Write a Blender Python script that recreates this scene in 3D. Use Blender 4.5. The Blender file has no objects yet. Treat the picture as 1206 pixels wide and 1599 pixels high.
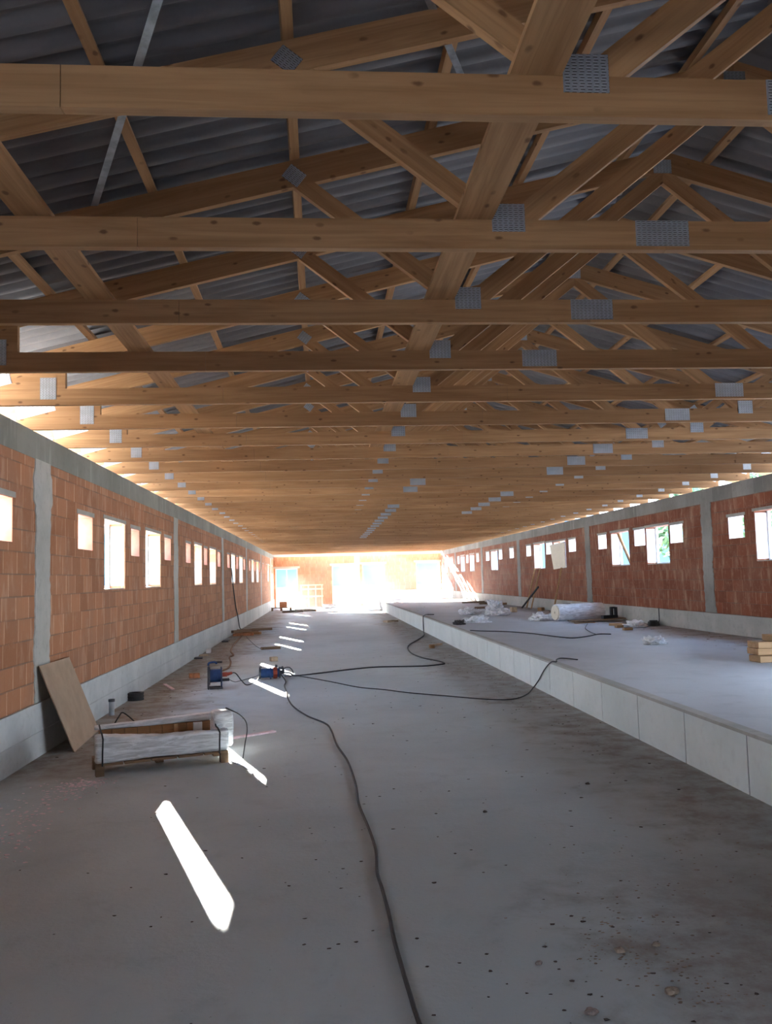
import bpy, bmesh, math, random
from mathutils import Vector, Matrix, noise
random.seed(7)
C = bpy.context.scene
COL = C.collection
PI = math.pi

# ------------------------------------------------------------------ camera
H = 1.85
YAW, PITCH, ROLL, FPX = 0.0810, 0.0786, -0.0268, 1300.9
cd = bpy.data.cameras.new('camera'); cam = bpy.data.objects.new('camera', cd); COL.objects.link(cam)
fw = Vector((math.sin(YAW)*math.cos(PITCH), math.cos(YAW)*math.cos(PITCH), math.sin(PITCH)))
rt = Vector((math.cos(YAW), -math.sin(YAW), 0)); up = rt.cross(fw)
r2 = math.cos(ROLL)*rt + math.sin(ROLL)*up
u2 = -math.sin(ROLL)*rt + math.cos(ROLL)*up
M = Matrix((r2, u2, -fw)).transposed().to_4x4(); M.translation = (0, 0, H)
cam.matrix_world = M
cd.sensor_fit = 'VERTICAL'; cd.sensor_height = 36.0; cd.lens = 36.0*FPX/1599.0
cd.clip_start = 0.05; cd.clip_end = 2000
C.camera = cam

# ------------------------------------------------------------------ view, world, sun
C.view_settings.view_transform = 'Standard'; C.view_settings.look = 'None'
C.view_settings.gamma = 1.0; C.view_settings.use_curve_mapping = False
C.view_settings.exposure = 3.4
C.cycles.use_denoising = True
C.cycles.max_bounces = 10; C.cycles.diffuse_bounces = 7; C.cycles.glossy_bounces = 3
C.cycles.sample_clamp_indirect = 6.0
w = bpy.data.worlds.new('world'); C.world = w; w.use_nodes = True
nt = w.node_tree; nt.nodes.clear()
out = nt.nodes.new('ShaderNodeOutputWorld'); bg = nt.nodes.new('ShaderNodeBackground')
tc = nt.nodes.new('ShaderNodeTexCoord'); sp = nt.nodes.new('ShaderNodeSeparateXYZ'); rp = nt.nodes.new('ShaderNodeValToRGB')
nt.links.new(tc.outputs['Generated'], sp.inputs[0]); nt.links.new(sp.outputs['Z'], rp.inputs[0])
nt.links.new(rp.outputs[0], bg.inputs[0]); nt.links.new(bg.outputs[0], out.inputs[0])
e = rp.color_ramp.elements
e[0].position = 0.0; e[0].color = (0.80, 0.90, 1.0, 1)
e[1].position = 0.7; e[1].color = (0.36, 0.58, 0.95, 1)
bg.inputs[1].default_value = 1.9
sd = bpy.data.lights.new('sun', 'SUN'); so = bpy.data.objects.new('sun', sd); COL.objects.link(so)
sd.energy = 23.0; sd.angle = 0.0093; sd.color = (1.0, 0.95, 0.87)
SUN_EL = math.radians(17.3)
sv = Vector((0.313*math.cos(SUN_EL), -0.950*math.cos(SUN_EL), -math.sin(SUN_EL)))
so.rotation_euler = sv.to_track_quat('-Z', 'Y').to_euler(); so.location = (-20, 80, 30)

# ------------------------------------------------------------------ helpers
class MB:
    def __init__(s): s.v = []; s.f = []
    def poly(s, vs, fs):
        o = len(s.v); s.v += [tuple(p) for p in vs]; s.f += [tuple(i+o for i in f) for f in fs]
    def box(s, a, b, m=None):
        (x0, y0, z0), (x1, y1, z1) = a, b
        vs = [Vector(p) for p in ((x0,y0,z0),(x1,y0,z0),(x1,y1,z0),(x0,y1,z0),(x0,y0,z1),(x1,y0,z1),(x1,y1,z1),(x0,y1,z1))]
        if m: vs = [m @ p for p in vs]
        s.poly(vs, [(3,2,1,0),(4,5,6,7),(0,1,5,4),(1,2,6,5),(2,3,7,6),(3,0,4,7)])
    def cyl(s, p, q, r, n=16, r2=None):
        p, q = Vector(p), Vector(q); d = (q-p).normalized()
        a = d.orthogonal().normalized(); b = d.cross(a); r2 = r if r2 is None else r2
        vs = [p+(a*math.cos(t)+b*math.sin(t))*r for t in (2*PI*i/n for i in range(n))] + \
             [q+(a*math.cos(t)+b*math.sin(t))*r2 for t in (2*PI*i/n for i in range(n))]
        s.poly(vs, [tuple(range(n-1,-1,-1)), tuple(range(n,2*n))] + [(i,(i+1)%n,n+(i+1)%n,n+i) for i in range(n)])
    def ring(s, p, q, ro, ri, n=24):
        p, q = Vector(p), Vector(q); d = (q-p).normalized(); a = d.orthogonal().normalized(); b = d.cross(a)
        vs = []
        for c, r in ((p,ro),(q,ro),(q,ri),(p,ri)):
            vs += [c+(a*math.cos(2*PI*i/n)+b*math.sin(2*PI*i/n))*r for i in range(n)]
        fs = []
        for k in range(4):
            k2 = (k+1) % 4
            fs += [(k*n+i, k*n+(i+1)%n, k2*n+(i+1)%n, k2*n+i) for i in range(n)]
        s.poly(vs, fs)
    def tube(s, pts, r, n=8, close=False):
        pts = [Vector(p) for p in pts]; N = len(pts); up_ = None; vs = []; fs = []
        for i, p in enumerate(pts):
            d = (pts[min(i+1,N-1)]-pts[max(i-1,0)])
            d = d.normalized() if d.length > 1e-9 else Vector((1,0,0))
            a = (up_ - d*up_.dot(d)) if up_ else d.orthogonal()
            a.normalize(); up_ = a; b = d.cross(a)
            vs += [p+(a*math.cos(2*PI*k/n)+b*math.sin(2*PI*k/n))*r for k in range(n)]
        for i in range(N-1):
            fs += [(i*n+k, i*n+(k+1)%n, (i+1)*n+(k+1)%n, (i+1)*n+k) for k in range(n)]
        fs += [tuple(range(n-1,-1,-1)), tuple((N-1)*n+k for k in range(n))]
        s.poly(vs, fs)
    def prism(s, pts, y0, y1):
        n = len(pts)
        s.poly([(x,y0,z) for x,z in pts]+[(x,y1,z) for x,z in pts],
               [tuple(range(n)), tuple(range(2*n-1,n-1,-1))]+[((i+1)%n,i,n+i,n+(i+1)%n) for i in range(n)])
    def build(s, name, mat, parent=None, smooth=False, loc=None, rot=None, bevel=0):
        me = bpy.data.meshes.new(name); me.from_pydata(s.v, [], s.f)
        bm = bmesh.new(); bm.from_mesh(me)
        bmesh.ops.recalc_face_normals(bm, faces=bm.faces)
        bm.to_mesh(me); bm.free()
        if mat: me.materials.append(mat)
        if smooth: me.shade_smooth()
        o = bpy.data.objects.new(name, me); COL.objects.link(o)
        if parent: o.parent = parent
        if loc: o.location = loc
        if rot: o.rotation_euler = rot
        if bevel:
            md = o.modifiers.new('bevel', 'BEVEL'); md.width = bevel; md.segments = 2; md.limit_method = 'ANGLE'
        return o
def tag(o, label=None, cat=None, group=None, kind=None):
    if label: o['label'] = label
    if cat: o['category'] = cat
    if group: o['group'] = group
    if kind: o['kind'] = kind
    return o
def empty(name, loc=(0,0,0), rz=0):
    o = bpy.data.objects.new(name, None); COL.objects.link(o); o.location = loc; o.rotation_euler = (0,0,rz)
    o.empty_display_size = .1
    return o
def kids(o): return [c for c in bpy.data.objects if c.parent == o]
def smooth_path(P, k=6):
    P = [Vector(p) for p in P]; out = []
    for i in range(len(P)-1):
        a, b, c, d = P[max(i-1,0)], P[i], P[i+1], P[min(i+2,len(P)-1)]
        for j in range(k):
            t = j/k
            out.append(.5*((2*b)+(c-a)*t+(2*a-5*b+4*c-d)*t*t+(3*b-a-3*c+d)*t**3))
    return out+[P[-1]]

# ------------------------------------------------------------------ materials
class N:
    def __init__(s, name, rough=.7, metal=0, spec=.3):
        s.m = bpy.data.materials.new(name); s.m.use_nodes = True
        s.t = s.m.node_tree; s.b = s.t.nodes['Principled BSDF']
        s.b.inputs['Roughness'].default_value = rough; s.b.inputs['Metallic'].default_value = metal
        s.b.inputs['Specular IOR Level'].default_value = spec
    def n(s, ty, **k):
        o = s.t.nodes.new(ty)
        for a, v in k.items(): setattr(o, a, v)
        return o
    def l(s, a, b): s.t.links.new(a, b)
    def math(s, op, a, b=None, c=None, clamp=False):
        o = s.n('ShaderNodeMath', operation=op); o.use_clamp = clamp
        for i, x in enumerate((a, b, c)):
            if x is None: continue
            if isinstance(x, (int, float)): o.inputs[i].default_value = x
            else: s.l(x, o.inputs[i])
        return o.outputs[0]
    def mix(s, f, a, b, blend='MIX'):
        o = s.n('ShaderNodeMix', data_type='RGBA', blend_type=blend)
        for i, x in ((0,f),(6,a),(7,b)):
            if isinstance(x, (int,float)): o.inputs[i].default_value = x
            elif isinstance(x, tuple): o.inputs[i].default_value = (*x[:3],1)
            else: s.l(x, o.inputs[i])
        return o.outputs[2]
    def noise(s, vec, scale, detail=4, rough=.55, dist=0):
        o = s.n('ShaderNodeTexNoise'); o.inputs['Scale'].default_value = scale; o.inputs['Detail'].default_value = detail
        o.inputs['Roughness'].default_value = rough; o.inputs['Distortion'].default_value = dist
        if vec is not None: s.l(vec, o.inputs['Vector'])
        return o.outputs[0]
    def pos(s): return s.n('ShaderNodeNewGeometry').outputs['Position']
    def obj(s): return s.n('ShaderNodeTexCoord').outputs['Object']
    def rnd(s): return s.n('ShaderNodeObjectInfo').outputs['Random']
    def sep(s, v):
        o = s.n('ShaderNodeSeparateXYZ'); s.l(v, o.inputs[0]); return o.outputs
    def comb(s, x, y, z):
        o = s.n('ShaderNodeCombineXYZ')
        for i, a in enumerate((x,y,z)):
            if isinstance(a,(int,float)): o.inputs[i].default_value = a
            else: s.l(a, o.inputs[i])
        return o.outputs[0]
    def vm(s, op, a, b):
        o = s.n('ShaderNodeVectorMath', operation=op); s.l(a, o.inputs[0])
        if isinstance(b, tuple): o.inputs[1].default_value = b
        else: s.l(b, o.inputs[1])
        return o.outputs[0]
    def step(s, x, lo, hi):
        o = s.n('ShaderNodeMapRange', interpolation_type='SMOOTHSTEP')
        s.l(x, o.inputs[0]); o.inputs[1].default_value = lo; o.inputs[2].default_value = hi
        return o.outputs[0]
    def col(s, c):
        if isinstance(c, tuple): s.b.inputs['Base Color'].default_value = (*c[:3],1)
        else: s.l(c, s.b.inputs['Base Color'])
    def bump(s, h, strength=.3, dist=.01):
        o = s.n('ShaderNodeBump'); o.inputs['Strength'].default_value = strength; o.inputs['Distance'].default_value = dist
        s.l(h, o.inputs['Height']); s.l(o.outputs[0], s.b.inputs['Normal'])

def plain(name, c, rough=.6, metal=0, var=.15, scale=14, spec=.3):
    k = N(name, rough, metal, spec); n = k.noise(k.obj(), scale)
    k.col(k.mix(k.step(n,.3,.7), tuple(x*(1-var) for x in c), tuple(min(1,x*(1+var)) for x in c)))
    k.bump(n, .15, .004); return k.m

def wood(name, light, dark, knot=(.10,.042,.018), knots=True):
    k = N(name, .62, 0, .25); o = k.obj(); r = k.math('MULTIPLY', k.rnd(), 37.0)
    v = k.vm('ADD', o, k.comb(r, k.math('MULTIPLY', r, .37), k.math('MULTIPLY', r, .71)))
    st = k.vm('MULTIPLY', v, (.55, 9, 9)); st2 = k.vm('MULTIPLY', v, (1.6, 60, 60))
    n1 = k.noise(st, 1.6, 4, .6, .6); n2 = k.noise(st2, 1.0, 3)
    c = k.mix(k.step(n1,.28,.72), dark, light)
    c = k.mix(k.math('MULTIPLY', k.step(n2,.45,.75), .35), c, tuple(x*.62 for x in dark))
    # tone differs from board to board
    c = k.mix(k.math('MULTIPLY', k.rnd(), .45), c, tuple(x*.72 for x in dark))
    if knots:
        vo = k.n('ShaderNodeTexVoronoi', voronoi_dimensions='2D'); sv_ = k.sep(v); vo.inputs['Scale'].default_value = 1.0
        k.l(k.comb(k.math('MULTIPLY', sv_['X'], 3.1), k.math('ADD', k.math('MULTIPLY', sv_['Z'], 6.5), k.math('MULTIPLY', sv_['Y'], 5.0)), 0), vo.inputs['Vector'])
        nz = k.noise(v, 25, 2)
        dd = k.math('ADD', vo.outputs['Distance'], k.math('MULTIPLY', k.math('SUBTRACT', nz, .5), .09))
        kf = k.math('MULTIPLY', k.math('SUBTRACT', 1.0, k.step(dd, .03, .095)), k.step(k.noise(v, 1.7, 2), .42, .56))
        c = k.mix(k.math('MULTIPLY', kf, .75), c, knot)
    k.col(c); k.bump(n2, .12, .003); return k.m

def concrete(name, a, b, stain=(.2,.19,.17), seg=None, rough=.8):
    k = N(name, rough, 0, .25); p = k.pos()
    n1 = k.noise(p, .9, 6, .6); n2 = k.noise(p, 9, 5, .6); n3 = k.noise(p, 70, 2)
    c = k.mix(k.step(n1,.35,.66), a, b)
    c = k.mix(k.math('MULTIPLY', k.step(n2,.5,.75), .35), c, stain)
    if seg:
        s = k.sep(p); wn = k.n('ShaderNodeTexWhiteNoise', noise_dimensions='1D')
        k.l(k.math('FLOOR', k.math('DIVIDE', s['Y'], seg)), wn.inputs['W'])
        c = k.mix(k.math('MULTIPLY', wn.outputs[0], .5), c, tuple(x*.55 for x in a))
        run = k.noise(k.vm('MULTIPLY', p, (3, 3, .35)), 2.2, 4)
        c = k.mix(k.math('MULTIPLY', k.step(run,.55,.75), .4), c, tuple(min(1,x*1.45) for x in b))
    k.col(c); k.bump(k.math('ADD', n2, k.math('MULTIPLY', n3, .4)), .25, .006); return k.m

def brick(name, z0, c1, c2, hs=.85):
    k = N(name, .85, 0, .15); p = k.pos(); s = k.sep(p)
    BW, BH = .385, .2345
    zz = k.math('DIVIDE', k.math('SUBTRACT', s['Z'], z0), BH)
    row = k.math('FLOOR', zz); fz = k.math('FRACT', zz)
    wr = k.n('ShaderNodeTexWhiteNoise', noise_dimensions='1D'); k.l(row, wr.inputs['W'])
    h = k.math('ADD', k.math('ADD', s['Y'], s['X']), k.math('MULTIPLY', wr.outputs[0], BW))
    wob = k.noise(p, 3.0, 2)
    yy = k.math('DIVIDE', h, BW); colm = k.math('FLOOR', yy); fy = k.math('FRACT', yy)
    wn = k.n('ShaderNodeTexWhiteNoise', noise_dimensions='2D'); k.l(k.comb(row, colm, 0), wn.inputs['Vector'])
    c = k.mix(wn.outputs[0], c1, c2)
    n1 = k.noise(p, 1.3, 5); n2 = k.noise(p, 12, 4)
    c = k.mix(k.math('MULTIPLY', k.step(n1,.4,.7), .4), c, (.33,.19,.13))
    n5 = k.noise(k.vm('MULTIPLY', p, (3.5,3.5,1.2)), 1.5, 4)
    c = k.mix(k.math('MULTIPLY', k.step(n5,.52,.72), .4), c, (.60,.40,.28))
    c = k.mix(k.math('MULTIPLY', k.step(n2,.52,.75), .25), c, (.47,.31,.22))
    ribs = k.noise(k.vm('MULTIPLY', p, (55, 55, 2.0)), 1.0, 2)
    c = k.mix(k.math('MULTIPLY', k.step(ribs,.5,.7), .22), c, tuple(x*.6 for x in c1))
    # head joints: pale crumbly edges; bed joints: dark thin mortar
    ez = k.math('MINIMUM', fz, k.math('SUBTRACT', 1.0, fz)); ey = k.math('MINIMUM', fy, k.math('SUBTRACT', 1.0, fy))
    hj = k.math('SUBTRACT', 1.0, k.step(k.math('ADD', ey, k.math('MULTIPLY', k.math('SUBTRACT', n2, .5), .07)), .012, .045))
    bj = k.math('SUBTRACT', 1.0, k.step(k.math('ADD', ez, k.math('MULTIPLY', k.math('SUBTRACT', wob, .5), .05)), .018, .05))
    half = k.math('GREATER_THAN', k.math('FRACT', k.math('ADD', k.math('MULTIPLY', colm, .5), .1)), .5)
    hc = k.mix(wn.outputs[0], (.72,.45,.30), (.45,.24,.14))
    c = k.mix(k.math('MULTIPLY', hj, hs), c, hc)
    c = k.mix(k.math('MULTIPLY', bj, k.math('MULTIPLY', k.step(k.noise(p, 1.8, 3),.3,.6), .65)), c, (.19,.14,.115))
    k.col(c)
    hgt = k.math('SUBTRACT', k.math('MULTIPLY', ribs, .25), k.math('MAXIMUM', hj, bj))
    k.bump(hgt, .5, .008); return k.m

def floor_mat(name, base, base2, dirt=True):
    k = N(name, .62, 0, .3); p = k.pos(); s = k.sep(p)
    n1 = k.noise(p, .35, 6, .6, .4); n2 = k.noise(p, 2.6, 6, .65, .3); n3 = k.noise(p, 28, 4, .6); n4 = k.noise(p, 120, 2)
    c = k.mix(k.step(n1,.32,.68), base, base2)
    c = k.mix(k.math('MULTIPLY', k.step(n2,.5,.72), .3), c, tuple(x*.72 for x in base))
    tw = k.noise(k.vm('MULTIPLY', p, (1.4,.35,1)), 3.0, 5, .7, 1.2)
    c = k.mix(k.math('MULTIPLY', k.step(tw,.55,.7), .22), c, (.47,.46,.44))
    if dirt:
        br = (.215,.160,.115); nn = k.math('MULTIPLY', k.math('SUBTRACT', n2, .5), 2.4); na = k.math('MULTIPLY', k.math('SUBTRACT', n1, .5), 2.5)
        # along the left wall
        d1 = k.math('SUBTRACT', 1.0, k.step(k.math('ADD', s['X'], k.math('ADD', nn, na)), -2.5, -1.5))
        d1 = k.math('MULTIPLY', d1, k.step(s['Y'], 7.0, 9.5))
        # along the kerb
        d2 = k.math('MULTIPLY', k.step(k.math('ADD', s['X'], k.math('ADD', nn, na)), 2.0, 3.3), k.math('SUBTRACT', 1.0, k.step(s['X'], 3.48, 3.52)))
        # trodden mud in the near right
        d3 = k.math('MULTIPLY', k.step(k.math('ADD', s['X'], nn), 1.0, 2.0), k.math('SUBTRACT', 1.0, k.step(s['Y'], 4.2, 6.0)))
        # along the right wall on the platform
        d4 = k.math('MULTIPLY', k.step(k.math('ADD', s['X'], k.math('MULTIPLY', nn, .8)), 7.0, 8.0), .9)
        spk = k.math('ADD', .45, k.math('MULTIPLY', k.step(k.noise(p, 3.5, 6, .7), .35, .65), .55))
        d = k.math('MULTIPLY', k.math('MAXIMUM', k.math('MAXIMUM', d1, k.math('MULTIPLY', d2, .9)), k.math('MAXIMUM', k.math('MULTIPLY', d3, .85), d4)), spk, None, True)
        c = k.mix(k.math('MULTIPLY', d, .85), c, br)
        k.l(k.math('ADD', .55, k.math('MULTIPLY', d, .35)), k.b.inputs['Roughness'])
    sp = k.step(k.noise(p, 45, 3, .7), .66, .72)
    c = k.mix(k.math('MULTIPLY', sp, .45), c, (.10,.09,.08))
    k.col(c); k.bump(k.math('ADD', n3, k.math('MULTIPLY', n2, 2.0)), .22, .012); return k.m

def roof_mat():
    k = N('fibre_cement', .8, 0, .25); p = k.pos()
    n = k.noise(k.vm('MULTIPLY', p, (.5, 2, 1)), 2.0, 5); n2 = k.noise(p, 30, 3)
    c = k.mix(k.step(n,.3,.7), (.12,.115,.12), (.19,.18,.185)); c = k.mix(k.math('MULTIPLY', n2, .3), c, (.24,.22,.21))
    k.col(c); k.bump(n2, .1, .003); return k.m

def plate_mat():
    k = N('galvanised_plate', .42, .75, .5); s = k.sep(k.obj())
    rz = k.math('DIVIDE', s['Z'], .0118); fz = k.math('FRACT', rz)
    odd = k.math('MULTIPLY', k.math('FRACT', k.math('MULTIPLY', k.math('FLOOR', rz), .5)), 1.0)
    rx = k.math('ADD', k.math('DIVIDE', s['X'], .0285), k.math('MULTIPLY', odd, .3)); fx = k.math('FRACT', rx)
    m1 = k.math('LESS_THAN', k.math('ABSOLUTE', k.math('SUBTRACT', fx, .5)), .3)
    m2 = k.math('LESS_THAN', k.math('ABSOLUTE', k.math('SUBTRACT', fz, .5)), .2)
    m3 = k.math('LESS_THAN', k.math('ABSOLUTE', k.math('SUBTRACT', fz, .8)), .11)
    slot = k.math('MULTIPLY', m1, m2); lip = k.math('MULTIPLY', m1, m3)
    n = k.noise(k.obj(), 9, 4)
    c = k.mix(k.step(n,.3,.7), (.42,.46,.52), (.54,.59,.67))
    c = k.mix(k.math('MULTIPLY', slot, .85), c, (.10,.10,.11)); c = k.mix(k.math('MULTIPLY', lip, .7), c, (.92,.95,1.0))  # bright lip is the lit slot edge painted into the colour
    k.col(c); k.bump(k.math('SUBTRACT', lip, slot), .6, .004); return k.m

def film_mat(name, c=(.72,.76,.80), stripes=True, rough=.3):
    k = N(name, rough, 0, .6); o = k.obj()
    n = k.noise(k.vm('MULTIPLY', o, (3, 10, 22)), 1.3, 5, .65, .8); n2 = k.noise(o, 18, 3)
    k.col(k.mix(k.step(n,.35,.65), tuple(x*.62 for x in c), c)); k.bump(n if stripes else n2, .8 if stripes else .3, .02); return k.m

M = {}
M['timber'] = wood('spruce_timber', (.50,.285,.140), (.34,.175,.078))
M['timber_pale'] = wood('pale_timber', (.50,.31,.165), (.37,.22,.105))
M['old_wood'] = wood('weathered_wood', (.27,.18,.11), (.17,.105,.062))
M['ply'] = plain('hardboard', (.35,.25,.175), .75, var=.1, scale=5)
M['plate'] = plate_mat()
M['strap_steel'] = plain('galvanised_strap', (.42,.46,.50), .45, .7, .2)
M['roof'] = roof_mat()
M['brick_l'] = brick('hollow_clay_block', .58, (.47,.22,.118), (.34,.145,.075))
M['brick_r'] = brick('hollow_clay_block_shaded', .916, (.265,.088,.048), (.20,.064,.036), .3)  # darker, redder copy of the left block; its shade is in the colour
M['ring'] = concrete('ring_beam_concrete', (.255,.265,.235), (.33,.335,.30), (.19,.19,.165), seg=1.27)
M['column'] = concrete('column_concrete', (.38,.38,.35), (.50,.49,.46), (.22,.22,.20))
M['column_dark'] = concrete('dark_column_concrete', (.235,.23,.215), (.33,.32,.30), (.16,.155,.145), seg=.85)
M['plinth'] = concrete('plinth_concrete', (.48,.50,.50), (.60,.61,.60), (.33,.33,.32))
M['kerb'] = concrete('kerb_concrete', (.66,.71,.69), (.74,.78,.76), (.56,.58,.55))
M['floor'] = floor_mat('floor_concrete', (.42,.475,.49), (.52,.575,.59))
M['slab'] = floor_mat('platform_concrete', (.44,.465,.50), (.54,.565,.60))
M['mortar'] = concrete('mortar', (.36,.35,.32), (.46,.45,.41))
M['white'] = plain('white_plastic', (.80,.82,.84), .4, var=.05)
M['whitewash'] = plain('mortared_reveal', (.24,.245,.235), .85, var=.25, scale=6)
M['reveal'] = plain('lit_clay_reveal', (.26,.135,.10), .85, var=.1, scale=8)  # added vent lining; overexposed pink of skylit brick put into the colour
M['reveal_lit_white'] = plain('lit_white_reveal', (.66,.63,.63), .8, var=.06)  # overexposed white of the right-hand reveals put into the colour
M['planed'] = plain('planed_wood', (.80,.66,.45), .7, var=.05)
M['cream'] = plain('cream_panel', (.78,.72,.58), .6, var=.05)
M['film'] = film_mat('stretch_film', (.88,.91,.95))
M['plastic_sheet'] = film_mat('plastic_sheet', (.90,.92,.96), False, .4)
M['black'] = plain('black_rubber', (.028,.03,.034), .55, var=.2)
M['darkgrey'] = plain('dark_plastic', (.06,.065,.075), .5)
M['blue'] = plain('blue_plastic', (.022,.060,.17), .45, var=.2)
M['red'] = plain('red_plastic', (.30,.055,.03), .5)
M['pink'] = plain('pink_foam', (.80,.64,.68), .8)
M['pvc'] = plain('grey_pvc', (.42,.44,.47), .45)
M['stone'] = plain('stone', (.25,.20,.18), .85, var=.35, scale=40)
M['leaf'] = plain('dead_leaf', (.075,.055,.045), .8, var=.5)
M['chip'] = plain('wood_chip', (.29,.225,.175), .85, var=.4)
M['terracotta'] = plain('broken_brick', (.42,.19,.10), .85, var=.3)
M['paper'] = plain('cardboard', (.52,.42,.30), .8)
M['ground'] = plain('pale_gravel', (.60,.58,.54), .9, var=.15, scale=.4)
M['grass'] = plain('meadow', (.16,.20,.08), .9, var=.3, scale=.2)
M['foliage'] = plain('tree_foliage', (.085,.14,.06), .8, var=.5, scale=1.2)
M['bark'] = plain('bark', (.14,.10,.07), .9)
M['hill'] = plain('wooded_hill', (.05,.075,.10), .95, var=.3, scale=.05)  # blue distance haze is put into the base colour

# ------------------------------------------------------------------ main dimensions
XL, XR, ZT = -3.129, 8.342, 3.573
XK, ZK = 3.4645, .511
TL, TR = .29, .30              # wall thickness
Y0, Y1 = -7.0, 57.0
RX = 3.05                      # ridge
def rbot(x): return 3.77+.25*(x-XL) if x <= RX else 5.315-.2864*(x-RX)
D0, DS, NT = 2.963, 1.2756, 43

# ------------------------------------------------------------------ the setting
def wall_grid(axis, a0, a1, z0, z1, t0, t1, holes, name, mat, zextra=()):
    """solid wall between a0..a1 / z0..z1, thickness t0..t1, with rectangular holes (reveals closed)"""
    A = sorted({a0,a1,*[h[0] for h in holes],*[h[1] for h in holes]})
    Z = sorted({z0,z1,*[h[2] for h in holes],*[h[3] for h in holes]})
    solid = {}
    for i in range(len(A)-1):
        for j in range(len(Z)-1):
            ca, cz = (A[i]+A[i+1])/2, (Z[j]+Z[j+1])/2
            solid[i,j] = not any(h[0]<ca<h[1] and h[2]<cz<h[3] for h in holes)
    mb = MB()
    P = (lambda a,t,z: (t,a,z)) if axis == 'Y' else (lambda a,t,z: (a,t,z))
    for (i,j), s in solid.items():
        if not s: continue
        a,b,c,d = A[i],A[i+1],Z[j],Z[j+1]
        for t in (t0,t1): mb.poly([P(a,t,c),P(b,t,c),P(b,t,d),P(a,t,d)], [(0,1,2,3)])
        for (di,dj,q) in ((-1,0,((a,c),(a,d))),(1,0,((b,c),(b,d))),(0,-1,((a,c),(b,c))),(0,1,((a,d),(b,d)))):
            if not solid.get((i+di,j+dj), False):
                (p,r),(p2,r2_) = q
                mb.poly([P(p,t0,r),P(p2,t0,r2_),P(p2,t1,r2_),P(p,t1,r)], [(0,1,2,3)])
    me = bpy.data.meshes.new(name); me.from_pydata(mb.v, [], mb.f)
    bm = bmesh.new(); bm.from_mesh(me); bmesh.ops.remove_doubles(bm, verts=bm.verts, dist=1e-5)
    bmesh.ops.recalc_face_normals(bm, faces=bm.faces); bm.to_mesh(me); bm.free()
    me.materials.append(mat); o = bpy.data.objects.new(name, me); COL.objects.link(o)
    return o

# window openings: (y0, y1, z0, z1, large)
LW = [(8.05,8.80,2.31,2.775,0)]
for b in range(6):
    c = 9.72+8.8*b
    for k,(a,d,big) in enumerate(((1.40,2.11,0),(2.73,4.03,1),(4.47,5.12,0),(5.65,7.05,1),(7.48,8.21,0))):
        if c+d > Y1-.3: continue
        if b == 4 and k == 1: continue
        LW.append((c+a, c+d, 1.78 if big else 2.325, 2.82 if big else 2.79, big))
RW = [(13.95,15.36,1.97,2.93,1),(15.75,16.39,2.45,2.89,0)]
RW += [(18.54,19.25,2.48,2.91,0),(19.33,20.72,2.0,2.94,1),(20.79,21.52,2.5,2.93,0),(21.91,23.30,2.0,2.95,1),(23.68,24.40,2.52,2.94,0)]
RW += [(26.61,27.38,2.54,2.95,0),(27.74,29.20,2.02,2.95,1),(29.38,30.20,2.54,2.96,0),(30.40,31.98,2.02,2.99,1),(32.43,33.15,2.55,2.97,0)]
RW += [(35.39,36.16,2.55,2.98,0),(37.68,38.37,2.55,2.99,0),(38.62,40.2,2.05,3.0,1),(40.6,41.4,2.55,2.97,0)]
RW += [(43.3,44.0,2.55,2.97,0),(44.6,46.0,2.05,3.0,1),(46.4,47.1,2.55,2.97,0),(47.6,49.0,2.05,3.0,1),(49.4,50.1,2.55,2.97,0)]
RW += [(51.8,53.2,2.05,3.0,1),(54.2,55.5,2.05,3.0,1)]
tag(wall_grid('Y', Y0, Y1+.3, -.3, 3.27, XL-TL, XL, [h[:4] for h in LW]+[(-1.7,.0,.585,2.8)], 'wall_left', M['brick_l']), 'left wall of orange hollow clay blocks with small square and tall openings', 'wall', kind='structure')  # last opening is added out of view to let sky light onto the kerb
tag(wall_grid('Y', Y0, Y1+.3, -.3, 3.27, XR, XR+TR, [h[:4] for h in RW]+[(7.0,10.0,ZK,2.8)], 'wall_right', M['brick_r']), 'right wall of red clay blocks darkened for shade with bright openings', 'wall', kind='structure')  # last opening is added out of view to light platform and floor
ED = [(-3.0,-1.5,0.0,2.64),(.83,2.34,0.0,2.76),(2.90,4.42,0.0,2.80),(6.60,8.25,ZK,2.84)]
tag(wall_grid('X', XL, XR, -.3, 3.42, Y1, Y1+.3, ED, 'wall_end', M['brick_l']), 'far end wall of clay blocks with four doorways', 'wall', kind='structure')
tag(wall_grid('X', XL, XR, -.3, 5.05, Y0-.3, Y0, [(.6,1.7,0,2.1)], 'wall_back', M['brick_l']), 'brick wall behind the viewer with a gateway added for light', 'wall', kind='structure')  # gateway hole added out of view to light the near end
# ring beams (trim)
def ringbeam(name, x0, x1, label):
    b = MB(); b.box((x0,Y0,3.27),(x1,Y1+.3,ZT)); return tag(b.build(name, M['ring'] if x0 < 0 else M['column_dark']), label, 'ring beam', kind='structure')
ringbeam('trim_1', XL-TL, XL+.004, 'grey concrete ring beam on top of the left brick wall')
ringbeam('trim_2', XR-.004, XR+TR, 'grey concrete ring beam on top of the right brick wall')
b = MB(); b.box((XL,Y1-.004,3.42),(XR,Y1+.3,ZT)); tag(b.build('trim_3', M['column']), 'concrete ring beam on top of the far end wall', 'ring beam', kind='structure')
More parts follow.
